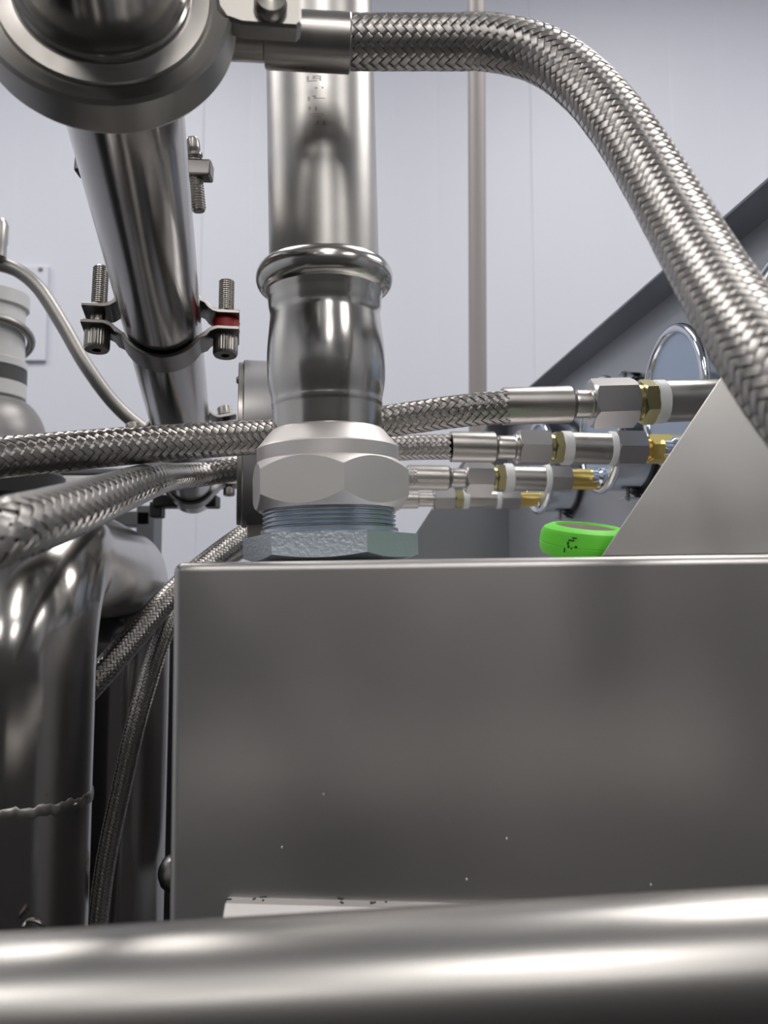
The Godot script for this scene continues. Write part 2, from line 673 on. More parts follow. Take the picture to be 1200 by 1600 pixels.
func room() -> void:
	slab("floor", Vector3(0, -0.1, 1.2), Vector3(8.4, 0.2, 8.2), M.floor_grey)
	slab("ceiling", Vector3(0, 3.5, 1.2), Vector3(8.4, 0.2, 8.2), M.ceiling_white)
	slab("wall_left", Vector3(-3.2, 1.7, 1.2), Vector3(0.2, 3.4, 8.0), M.back_wall)
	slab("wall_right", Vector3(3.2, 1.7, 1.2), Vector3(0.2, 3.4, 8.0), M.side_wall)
	slab("wall_front", Vector3(0, 1.7, 5.0), Vector3(6.6, 3.4, 0.2), M.back_wall)
	var w := struct("wall_back", Vector3(0, 0, -2.75))
	put("backing", rbox(Transform3D(Basis(), Vector3(0, 1.7, -2.75)), Vector3(6.6, 3.4, 0.1), 0.004, 1), M.joint_grey, w)
	# insulated panels with a joint every metre and shallow ribs pressed in between
	var z := -2.6
	var pw := 535.0 / F * 2.6
	var first := (305.0 - 600.0) / F * 2.6 - 3.0 * pw
	for k in 7:
		var x0 := first + k * pw + 0.0002
		var x1 := first + (k + 1) * pw - 0.0002
		if x0 > 3.1 or x1 < -3.1:
			continue
		var poly := PackedVector2Array([Vector2(x0, -0.1), Vector2(x1, -0.1), Vector2(x1, -0.0012), Vector2(x1 - 0.003, 0.0)])
		var ribs := 7
		for q in range(ribs - 1, 0, -1):
			var xm := lerpf(x0, x1, q / float(ribs))
			for e in [[0.010, 0.0], [0.006, -0.0012], [-0.006, -0.0012], [-0.010, 0.0]]:
				poly.append(Vector2(xm + e[0], e[1]))
		poly.append(Vector2(x0 + 0.003, 0.0))
		poly.append(Vector2(x0, -0.0012))
		var xf := Transform3D(Basis(Vector3.RIGHT, Vector3.FORWARD * -1.0, Vector3.UP), Vector3(0, 0, z))
		put("panel", extrude(xf, poly, 0.0, 3.4), M.wall_white, w, 20.0)
	# unseen dark body behind the viewer, placed to darken what the steel mirrors
	var t := thing("unseen_dark_body", "unseen dark grey body behind the viewer, darkening reflections in the steel", "machine", Vector3(0, 0, 1.6))
	put("body", rbox(Transform3D(Basis(), Vector3(0.0, 0.92, 1.6)), Vector3(3.8, 1.84, 0.8), 0.03), M.body_grey, t)
	put("plinth", rbox(Transform3D(Basis(), Vector3(0.0, 0.05, 1.6)), Vector3(3.5, 0.1, 0.7), 0.01), M.base_dark, t)

# ---- the steel box in the middle, with its ledge
func box_and_ledge() -> void:
	var corner := PZ(268, 878.5, 0.375)
	var size := Vector3(0.62, 0.30, 1.15)
	var c := corner + mb * Vector3(size.x / 2, -size.y / 2, -size.z / 2)
	var t := thing("steel_cabinet", "large brushed steel box with plain front below the upright pipe", "steel box", c - mb * Vector3(0, size.y / 2, 0))
	put("body", rbox(Transform3D(mb, c), size, 0.0042, 4), M.box_steel, t, 30.0)
	for e in [[510, 1235], [445, 1318], [790, 1295], [730, 1358], [1002, 1357]]:
		var hit := PZ(e[0], e[1], 0.375)
		hit += mb.z * (corner - hit).dot(mb.z)
		put("speck", rbox(Transform3D(mb, hit), Vector3(0.0007, 0.001, 0.0006), 0.0002, 1), M.ptfe, t)
	# ledge bar welded on low across the front
	var l0 := PZ(355, 1398, 0.372)
	var bar := PackedVector2Array([Vector2(0.004, 0.0), Vector2(-0.004, -0.002), Vector2(-0.025, -0.031), Vector2(-0.0245, -0.034), Vector2(0.004, -0.034)])
	var xf := Transform3D(Basis(mb.z * -1.0, mb.y, mb.x), l0)
	var b := thing("ledge_bar", "pale steel ledge strip along the lower front of the steel box", "ledge", l0)
	put("bar", extrude(xf, bar, 0.0, 0.5, 0.0006), M.matt_steel, b, 20.0)
	# dried glue crumbs along the seam of the ledge
	var g := Geo.new()
	for k in 30:
		var s := rng.randf_range(0.0, 0.30)
		var p := l0 + mb * Vector3(s, rng.randf_range(-0.0004, 0.0012), 0.0045)
		add(g, rbox(Transform3D(Basis(Vector3.UP, rng.randf() * 3.0), p), Vector3(rng.randf_range(0.0006, 0.003), rng.randf_range(0.0005, 0.001), 0.0008), 0.0002, 1))
	var o := put("crumbs", g, M.dark_plastic, b)
	o.set_meta("kind", "stuff")
	# dark block standing for the shaded void behind the bent pipes, left of the box
	var base := W(-0.325, -1.3, 1.13)
	var f := thing("dark_backdrop", "dark block low behind the bent pipes at left, standing for the shaded void", "dark backdrop", base)
	put("body", rbox(Transform3D(mb, W(-0.318, -0.65, 1.13)), Vector3(0.27, 1.30, 0.30), 0.01), M.base_dark, f)
	put("unseen_side_panel", rbox(Transform3D(mb, W(-0.425, -0.67, 0.78)), Vector3(0.03, 1.26, 0.56), 0.004), M.base_dark, f)  # out of view, darkens the reflections in the bent pipes

# ---- upright pipe, press fitting, union nut, zinc nipple
func axis_y(y: float) -> float:      # height along the riser for an image row
	var a := P(516, 876, 0.440)
	var b := P(497, -60, 0.469)
	var t := (876.0 - y) / 936.0
	var w := t * 0.440 / (0.469 * (1.0 - t) + 0.440 * t)
	return (b - a).length() * w

func rr(y: float, hw: float) -> float:
	var t := (876.0 - y) / 936.0
	return hw * lerpf(0.440, 0.469, t) / F * 0.992

func prof(list: Array) -> Array:
	var out := []
	for e in list:
		out.append([rr(e[0], e[1]), axis_y(e[0])])
	return out

func riser() -> void:
	var a := P(516, 876, 0.440)
	var b := P(497, -60, 0.469)
	var d := (b - a).normalized()
	var n := thing("hex_nipple", "bluish zinc hexagon nipple with thread on top of the steel box", "pipe fitting", a)
	var h := hexnut(a, d, Vector3.BACK, rr(858, 139), axis_y(876.5), axis_y(838), 0.0022, deg_to_rad(26.0), false)
	put("hexagon", h, M.zinc, n, 25.0)
	var th := [[838, 104], [834, 108], [829, 108], [827, 103]]
	var y := 827.0
	while y > 786.0:
		th.append([y, 99.0])
		th.append([y - 1.6, 99.0])
		th.append([y - 3.2, 104.5])
		th.append([y - 4.8, 104.5])
		y -= 6.6
	put("thread", lathe(a, d, prof(th), 64), M.zinc_thread, n, 25.0)
	var f := thing("press_fitting", "bulged steel press fitting joining upright pipe to the nut", "pipe fitting", a + d * axis_y(800))
	put("union_nut", hexnut(a, d, Vector3.BACK, rr(760, 131), axis_y(799), axis_y(723), 0.0062, deg_to_rad(13.0)), M.nut_steel, f, 22.0)
	put("collar", lathe(a, d, prof([[735, 108], [727, 111.5], [704, 111.5], [701, 110], [677, 90], [674, 86], [672, 80]]), 72), M.nut_steel, f, 22.0)
	var body := [[690, 84], [660, 85.5], [640, 85.5], [637, 86.5], [633, 87.3], [629, 87], [625, 87]]
	for e in [[618, 88.5], [608, 90.5], [596, 92.3], [580, 93], [562, 92.8], [545, 91.8], [528, 90], [512, 88], [500, 86.6], [492, 86.2], [486, 87.2], [480, 88.5], [472, 89], [468, 90]]:
		body.append(e)
	# rolled bead at the mouth
	for k in 15:
		var t := deg_to_rad(-80.0 + 240.0 * k / 14.0)
		body.append([437.0 - 23.0 * sin(t), 88.0 + 19.5 * cos(t)])
	body.append([424, 80])
	put("sleeve", lathe(a, d, prof(body), 96, true), M.pipe_steel, f, 40.0)
	# printed pipe above
	var img := Image.create(512, 1024, false, Image.FORMAT_RGB8)
	var nz := FastNoiseLite.new()
	nz.seed = 4
	nz.frequency = 0.01
	var base := Color(0.79, 0.78, 0.77)
	for yy in 1024:
		for xx in 512:
			var q := 0.97 + 0.05 * nz.get_noise_2d(xx * 2.0, yy * 0.12) + 0.03 * nz.get_noise_2d(xx, yy)
			img.set_pixel(xx, yy, Color(base.r * q, base.g * q, base.b * q))
	# worn, unreadable line of dark print running up the pipe
	var rg := RandomNumberGenerator.new()
	rg.seed = 21
	var yy := 470
	while yy < 690:
		var x0 := 240 + rg.randi_range(0, 5)
		var ink := base.darkened(rg.randf_range(0.12, 0.32))
		for q in 3:
			if rg.randf() < 0.55:
				img.fill_rect(Rect2i(x0 + q * 9, yy + rg.randi_range(0, 3), 3, rg.randi_range(4, 12)), ink)
			if rg.randf() < 0.55:
				img.fill_rect(Rect2i(x0 + rg.randi_range(0, 10), yy + q * 6, rg.randi_range(6, 18), 3), ink)
		yy += rg.randi_range(18, 27)
	var pm := mat("printed_pipe", Color(1.0, 1.0, 1.0), 0.36, 1.0)
	pm.albedo_texture = ImageTexture.create_from_image(img)
	var p := thing("riser_pipe", "upright grey steel pipe with worn print, standing in the press fitting", "pipe", a + d * axis_y(430))
	var h0 := axis_y(432)
	var h1 := axis_y(-140)
	put("pipe", lathe_uv(a, d, [[rr(300, 85.5), h0, 1.0], [rr(300, 85.5), lerpf(h0, h1, 0.5), 0.5], [rr(300, 85.5), h1, 0.0]], 96, Vector3.BACK), pm, p, 60.0)

# ---- the thick braided hose over the top and its end fitting
func big_hose() -> void:
	var ctrl := [P(545, 66, 0.402), P(620, 66, 0.402), P(700, 66, 0.40), P(770, 67, 0.395), P(850, 88, 0.385), P(915, 134, 0.37), P(970, 198, 0.35), P(1020, 275, 0.328), P(1070, 360, 0.302), P(1117, 440, 0.276), P(1165, 515, 0.252), P(1215, 588, 0.232), P(1280, 670, 0.215)]
	var t := thing("braided_hose", "thick braided steel hose curving over the top and down the right edge", "braided hose", P(545, 66, 0.402), "braided hoses")
	braid(t, ctrl, 0.01135, 16, [45.0], M.braid, true, 3.0)
	var a := P(548, 68, 0.402)
	var b := P(350, 58, 0.398)
	var d := (b - a).normalized()
	var L := (b - a).length()
	var k := L / 198.0
	put("ferrule", lathe(a, d, [[0.0105, 0.0], [0.0122, 0.0], [0.01265, 0.0006], [0.0125, 131 * k], [0.0122, 134 * k], [0.0105, 136 * k]], 64), M.satin, t)
	put("collar", lathe(a, d, [[0.0095, 132 * k], [0.0098, 140 * k], [0.0098, 190 * k], [0.0098, 300 * k]], 48), M.satin, t)

# ---- slanting pipe from the clamp at the top left
var sp_a: Vector3
var sp_d: Vector3

func on_slant(depth: float) -> Vector3:     # point of the pipe's axis at a lens depth
	return cam_xf * Vector3(-0.17737 - 0.1668 * (depth - 0.776), 0.08314 - 0.237 * (depth - 0.776), -depth)

func slant_pipe() -> void:
	sp_a = on_slant(0.325)
	sp_d = (on_slant(1.3) - on_slant(0.325)).normalized()     # away from the viewer
	var r := 0.0255
	var t := thing("slanting_pipe", "polished steel pipe slanting down from the large clamp ring", "pipe", on_slant(0.6))
	var far := (on_slant(1.03) - sp_a).length()
	put("pipe", lathe(sp_a, sp_d, [[r, -0.12], [r, far], [r - 0.002, far + 0.0005]], 96), M.polished, t, 50.0)
	# clamp ring with two lugs and a bolt
	var c := thing("clamp_ring", "heavy round pipe clamp ring at top left with bolted lugs", "pipe clamp", sp_a)
	var f := (on_slant(0.3262) - sp_a).dot(sp_d)
	put("ring", lathe_loop(sp_a, sp_d, [[0.0385, f + 0.002], [0.0455, f], [0.0470, f + 0.0012], [0.0478, f + 0.015], [0.0465, f + 0.0175], [0.030, f + 0.0175], [0.030, f + 0.004]], 96), M.cast_steel, c, 28.0)
	put("ferrule_flange", lathe_loop(sp_a, sp_d, [[0.0290, f - 0.001], [0.0318, f - 0.001], [0.0325, f - 0.0005], [0.0380, f + 0.0005], [0.0386, f + 0.0015], [0.0386, f + 0.006], [0.0290, f + 0.006]], 96), M.satin, c, 28.0)
	put("tube_end", lathe(sp_a, sp_d, [[0.0290, f - 0.14], [0.0290, f - 0.006], [0.0302, f - 0.003], [0.0312, f - 0.0025], [0.0316, f - 0.0015], [0.0300, f + 0.004]], 96), M.polished, c, 40.0)
	# lugs at the right of the ring
	var y := (Vector3.UP - sp_d * Vector3.UP.dot(sp_d)).normalized()
	var x := y.cross(sp_d)
	if x.x < 0:
		x = -x
	var poly := PackedVector2Array([Vector2(0.036, 0.038), Vector2(0.0410, -0.0015), Vector2(0.0440, -0.0062), Vector2(0.0500, -0.0080), Vector2(0.0705, -0.0072), Vector2(0.0722, -0.0052), Vector2(0.0722, 0.038)])
	put("lug", extrude(Transform3D(Basis(x, y, -sp_d), sp_a), poly, -f - 0.0085, -f + 0.0005, 0.0010), M.cast_steel, c, 20.0)
	var bp := sp_a + x * 0.0605 - y * 0.0006 + sp_d * (f - 0.0005)
	put("bolt", lathe(bp, -sp_d, [[0.005, -0.004], [0.0062, 0.0], [0.0062, 0.0025], [0.0050, 0.0048], [0.002, 0.0055]], 32), M.bolt_steel, c)
	pipe_clamp(0.598, 0.026, "steel pipe clamp with socket screws and one red washer on the slanting pipe", true)
	pipe_clamp(0.815, 0.022, "small steel pipe clamp low on the slanting pipe just above the braided hose", false, 13.0)
	pipe_clamp(0.985, 0.022, "dark pipe clamp hanging below the braided hose at the pipe's far end", false)

func screw(at: Vector3, dir: Vector3, r: float, head_h: float, shank: float, parent: Node3D) -> void:     # head at «at», thread along dir
	var g := Geo.new()
	var n := 60
	var d := dir.normalized()
	var x := side_of(d)
	var y := d.cross(x)
	var rows := []
	for e in [[0.55, -head_h * 0.6, 0.0], [0.55, -head_h, 0.0], [1.45, -head_h, 0.0], [1.58, -head_h * 0.9, 0.06], [1.6, -head_h * 0.82, 0.06], [1.6, -head_h * 0.15, 0.06], [1.56, 0.0, 0.0], [0.9, 0.0, 0.0]]:
		var row := PackedVector3Array()
		for k in n:
			var t := TAU * k / n
			var q: float = e[0] - (e[2] if k % 2 == 0 else 0.0)
			row.append(at + d * e[1] + (x * cos(t) + y * sin(t)) * (r * q))
		rows.append(row)
	g = rings(rows)
	var s := put("screw", g, M.bolt_steel, parent, 22.0)
	var pr := [[r * 0.95, 0.0]]
	var h := shank * 0.3
	pr.append([r * 0.95, h])
	while h < shank - 0.0016:
		pr.append_array([[r * 0.86, h], [r * 0.86, h + 0.0004], [r, h + 0.0008], [r, h + 0.0012]])
		h += 0.0015
	pr.append([r * 0.85, shank])
	put("thread", lathe(at, d, pr, 32), M.bolt_steel, s, 25.0)

func pipe_clamp(depth: float, width: float, label: String, main: bool, roll := 0.0) -> void:
	var c := on_slant(depth)
	var t := thing("pipe_clamp", label, "pipe clamp", c, "clamps on the slanting pipe")
	var z := -sp_d
	var x := Vector3.UP.cross(z).normalized()
	var y := z.cross(x)
	var xf := Transform3D(Basis(x, y, z) * Basis(Vector3.BACK, deg_to_rad(roll)), c)
	x = xf.basis.x
	y = xf.basis.y
	var r := 0.0258
	var th := 0.0026
	for half in [-1.0, 1.0]:
		var gap := -0.0045 if half < 0 else 0.0045
		if not main:
			gap = -0.002 if half < 0 else 0.002
		var inner := []
		# left ear, arc, right ear, all measured for the lower half and mirrored for the upper
		inner.append(Vector2(-0.0505, -0.0))
		inner.append(Vector2(-0.0365, -0.0))
		inner.append(Vector2(-0.0330, -0.0008))
		inner.append(Vector2(-0.0298, -0.0030))
		inner.append(Vector2(-0.0272, -0.0064))
		for k in 17:
			var a := deg_to_rad(207.0 + 126.0 * k / 16.0)
			inner.append(Vector2(cos(a) * r, sin(a) * r))
		inner.append(Vector2(0.0272, -0.0064))
		inner.append(Vector2(0.0298, -0.0030))
		inner.append(Vector2(0.0330, -0.0008))
		inner.append(Vector2(0.0365, -0.0))
		inner.append(Vector2(0.0505, -0.0))
		var poly := PackedVector2Array()
		for p in inner:
			poly.append(p)
		for k in range(inner.size() - 1, -1, -1):
			var p: Vector2 = inner[k]
			var tn: Vector2 = (inner[mini(k + 1, inner.size() - 1)] - inner[maxi(k - 1, 0)]).normalized()
			poly.append(p + Vector2(tn.y, -tn.x) * th)
		var out := PackedVector2Array()
		for p in poly:
			out.append(Vector2(p.x, p.y + (gap if absf(p.x) > 0.0265 else gap * 0.25)) * Vector2(1.0, 1.0 if half < 0 else 1.0) if half < 0 else Vector2(p.x, -p.y + (gap if absf(p.x) > 0.0265 else gap * 0.25)))
		put("saddle", extrude(xf, out, -width / 2, width / 2, 0.0004), M.clamp_steel, t, 30.0)
	for s in [-1.0, 1.0]:
		var up := 1.0 if main else (-1.0 if depth < 0.9 else 1.0)
		var at := xf * Vector3(s * 0.0415, -up * (0.0045 + th), 0.0)
		screw(at, y * up, 0.0052 if main else 0.004, 0.0135 if main else 0.008, 0.046 if s < 0 and main else (0.041 if main else 0.016), t)
	if main:
		put("nut", lathe(xf * Vector3(-0.0415, 0.0071, 0.0), y, [[0.0085, 0.0], [0.0085, 0.0012], [0.0058, 0.004]], 32), M.bolt_steel, t)
		put("nut", lathe(xf * Vector3(0.0415, 0.0071, 0.0), y, [[0.0085, 0.0], [0.0085, 0.0012], [0.0058, 0.004]], 32), M.bolt_steel, t)
		var w := put("washer", lathe(xf * Vector3(0.0415, -0.0044, 0.0), y, [[0.0088, 0.0], [0.0094, 0.0015], [0.0088, 0.0044], [0.0094, 0.0074], [0.0088, 0.0088]], 40), M.red, t)
		w.set_meta("label", "dark red washer")

# ---- the inverted U of large pipe at the lower left
func return_bend() -> void:
	var near := W(-0.1816, 0.0, 0.45)
	var far := W(-0.2356, 0.0, 0.835)
	var r := 0.037
	var top := 0.022
	var br := 0.062
	var b := (far - near)
	b.y = 0.0
	var run := b.length()
	b = b.normalized()
	var t := thing("return_bend", "thick polished steel pipe bent down in a U at lower left", "pipe", near - Vector3(0, 0.4, 0))
	var low := -0.75
	var path := PackedVector3Array([near + Vector3(0, low, 0), near + Vector3(0, (low + top - br) * 0.5, 0)])
	for k in 25:
		var a := PI / 2 * k / 24.0
		path.append(near + Vector3(0, top - br, 0) + b * (br - br * cos(a)) + Vector3.UP * (br * sin(a)))
	for k in 25:
		var a := PI / 2 * (1.0 - k / 24.0)
		path.append(far + Vector3(0, top - br, 0) - b * (br - br * cos(a)) + Vector3.UP * (br * sin(a)))
	path.append(far + Vector3(0, (low + top - br) * 0.5, 0))
	path.append(far + Vector3(0, low, 0))
	put("pipe", sweep(path, [r], 96), M.bend_steel, t, 50.0)
	# rough weld bead round the near leg
	var wy := PZ(40, 1278, 0.41).y
	var ring := []
	for k in 12:
		var row := PackedVector3Array()
		var ph := TAU * k / 12.0
		for q in 120:
			var a := TAU * q / 120.0
			var dy := 0.0006 * sin(q * 0.9) + 0.0005 * sin(q * 2.3 + 1.0)
			var rad := r - 0.0004 + (0.0010 + 0.0003 * sin(q * 1.7)) * cos(ph)
			row.append(Vector3(near.x, wy, near.z) + Vector3(cos(a) * rad, dy + 0.0030 * sin(ph), sin(a) * rad))
		ring.append(row)
	put("weld_bead", rings(ring, false, false, true), M.cast_steel, t, 60.0)
	var hook := PackedVector3Array()
	for k in 13:
		var a := deg_to_rad(-60.0 + 250.0 * k / 12.0)
		hook.append(PZ(52, 1447, 0.412) + Vector3(cos(a) * 0.0042, sin(a) * 0.0026, 0.0012 * sin(a * 2.0)))
	put("wire_clip", sweep(hook, [0.0011], 12), M.bolt_steel, t, 60.0)
	for s in [[12, 1425, 3.0], [118, 1257, 3.0]]:
		put("spatter", lathe(PZ(s[0], s[1], 0.418), Vector3.BACK, [[0.0, -0.0012], [0.0007, -0.0006], [0.0009, 0.0], [0.0007, 0.0006], [0.0, 0.0009]], 10), M.bolt_steel, t)

# ---- the gauge console at the right
func panel_x(z: float) -> float:
	return 0.22 + (1.05 - z) * 0.108

var gauge_n: Vector3

func console() -> void:
	gauge_n = Vector3(-0.994, 0, 0.107).normalized()
	var t := thing("gauge_console", "sloping grey steel console that holds the round gauges", "console", W(panel_x(0.8), 0.0158, 0.8))
	# upright gauge plate running away from the viewer
	var z0 := 0.36
	var z1 := 1.35
	var along := (W(panel_x(z1), 0, z1) - W(panel_x(z0), 0, z0))
	var len := along.length()
	along = along.normalized()
	var o := W(panel_x(z0), 0.0, z0)
	var xf := Transform3D(Basis(along, Vector3.UP, along.cross(Vector3.UP)), o)
	put("gauge_plate", rbox(xf * Transform3D(Basis(), Vector3(len / 2, 0.140, 0.0015)), Vector3(len, 0.250, 0.003), 0.0008, 2), M.panel_steel_lit, t)
	# bent-over top edge
	var fx := xf * Transform3D(Basis(), Vector3(len / 2, 0.2655, 0.0))
	put("top_flange", rbox(fx * Transform3D(Basis(), Vector3(0, 0, -0.0135)), Vector3(len, 0.003, 0.033), 0.0012, 2), M.panel_steel_shaded, t)
	# far end plate
	var zf := 1.352
	var pf := PackedVector2Array()
	for e in [[0.158, 0.267], [0.0453, 0.0947], [-0.010, 0.012], [0.30, 0.012], [0.30, 0.267]]:
		pf.append(Vector2(e[0], e[1]))
	put("end_plate", extrude(Transform3D(Basis(Vector3.RIGHT, Vector3.UP, Vector3.BACK), Vector3(0, CY, -zf)), pf, -0.003, 0.0, 0.0005), M.panel_steel_shaded, t)
	# near end plate, leaning back
	var bl := PZ(940, 869, 0.405)
	var br := bl + mb.x * 0.5
	var lean := (Vector3.UP * cos(deg_to_rad(3.5)) - mb.z * sin(deg_to_rad(3.5))).normalized()
	var top := PZ(1140, 555, 0.447)
	var e2 := top - bl
	var ux := e2.dot(mb.x)
	var uy := e2.dot(lean)
	var k := 1.9
	var poly := PackedVector2Array([Vector2(0, 0), Vector2(0.42, 0), Vector2(0.42, uy * k), Vector2(ux * k, uy * k)])
	var pxf := Transform3D(Basis(mb.x, lean, mb.x.cross(lean)), bl)
	put("end_plate", extrude(pxf, poly, -0.0025, 0.0, 0.0004), M.plate_steel, t)
	put("dark_strip", rbox(Transform3D(mb, bl + mb * Vector3(0.20, -0.0012, -0.0025)), Vector3(0.40, 0.0016, 0.005), 0.0004, 1), M.rubber, t)  # thin dark strip along the foot of the near end plate
	# gauges, near to far
	for g in [[0.520, "nearest pressure gauge behind the thick hose at the right edge"], [0.68, "pressure gauge with whole back disc and chrome rim right of centre"], [0.84, "pressure gauge half hidden behind the big hexagon nut of the top row"], [1.05, "farthest pressure gauge, small, above the bright green puck"]]:
		gauge(g[0], g[1])

func gauge(z: float, label: String) -> void:
	var c := W(panel_x(z), 0.1535, z)
	var t := thing("pressure_gauge", label, "gauge", c, "gauges on the console")
	var r := 0.0545
	var d := gauge_n
	put("case", lathe(c, d, [[r * 0.965, 0.0], [r * 0.965, 0.034], [r * 0.94, 0.0365], [r * 0.9, 0.037]], 96), M.gauge_shell, t, 30.0)
	var rim := []
	for k in 16:
		var a := TAU * k / 16.0
		rim.append([r * 0.955 + 0.0040 * cos(a), 0.0375 + 0.0040 * sin(a)])
	put("rim", lathe_loop(c, d, rim, 96), M.chrome, t, 60.0)
	put("back_disc", lathe(c, d, [[r * 0.93, 0.034], [r * 0.93, 0.0380], [r * 0.3, 0.0386]], 96), M.gauge_back, t, 30.0)
	put("gasket", lathe_loop(c, d, [[r * 0.95, 0.0008], [r * 1.02, 0.0008], [r * 1.02, 0.0042], [r * 0.95, 0.0042]], 96), M.rubber, t, 30.0)
	for s in [1.0, -1.0]:
		var bx := Transform3D(Basis(d.cross(Vector3.UP) * -1.0, Vector3.UP * s, d), c + Vector3.UP * s * (r * 0.99) )
		var hk := put("clip", rbox(bx * Transform3D(Basis(), Vector3(0, 0.006, 0.010)), Vector3(0.012, 0.0014, 0.018), 0.0004, 1), M.chrome, t)
		put("screw_post", lathe(bx * Vector3(0, -0.002, 0.013), bx.basis.y, [[0.0018, 0.0], [0.0018, 0.0095], [0.001, 0.0105]], 16), M.bolt_steel, hk)
		put("clip", rbox(bx * Transform3D(Basis(Vector3.RIGHT, 0.6), Vector3(0, 0.003, 0.004)), Vector3(0.010, 0.0014, 0.012), 0.0004, 1), M.rubber, t)
	# stem low on the back
	var st := c + Vector3.DOWN * 0.0395 + d * 0.036
	put("stem", lathe(st, d, [[0.0085, 0.0], [0.0085, 0.004], [0.0062, 0.006], [0.0062, 0.012]], 32), M.chrome, t, 25.0)

# ---- foreground rail
func rail() -> void:
	var a := P(-320, 1606, 0.222)
	var b := P(1520, 1497, 0.222)
	var d := (b - a).normalized()
	var t := thing("foreground_rail", "blurred thick steel tube across the bottom of the picture", "rail", a.lerp(b, 0.5))
	put("tube", lathe(a, d, [[0.0193, 0.0], [0.0193, (b - a).length()]], 128), M.rail_steel, t, 60.0)

# ---- four rows of hose ends, adapters and brass nuts
func row_axis(x0: float, y0: float, x1: float, y1: float, z: float) -> Array:
	var a := PZ(x0, y0, z + (x0 - 900.0) / F * z * 0.107)
	var b := PZ(x1, y1, z + (x1 - 900.0) / F * z * 0.107)
	return [a, (b - a).normalized(), (b - a).length() / (x1 - x0), x0, z / F]

func seg(ax: Array, x0: float, x1: float, hh: float, ch := 1.5) -> Geo:    # a plain cylinder between two columns
	var h0: float = (x0 - ax[3]) * ax[2]
	var h1: float = (x1 - ax[3]) * ax[2]
	var r: float = hh * ax[4]
	var c: float = ch * ax[4]
	return lathe(ax[0], ax[1], [[r - c, h0], [r, h0 + c], [r, h1 - c], [r - c, h1]], 48)

func hexa(ax: Array, x0: float, x1: float, hh: float, turn: float, ch := 5.0) -> Geo:
	return hexnut(ax[0], ax[1], Vector3.UP, hh * ax[4], (x0 - ax[3]) * ax[2], (x1 - ax[3]) * ax[2], ch * ax[4], deg_to_rad(turn))

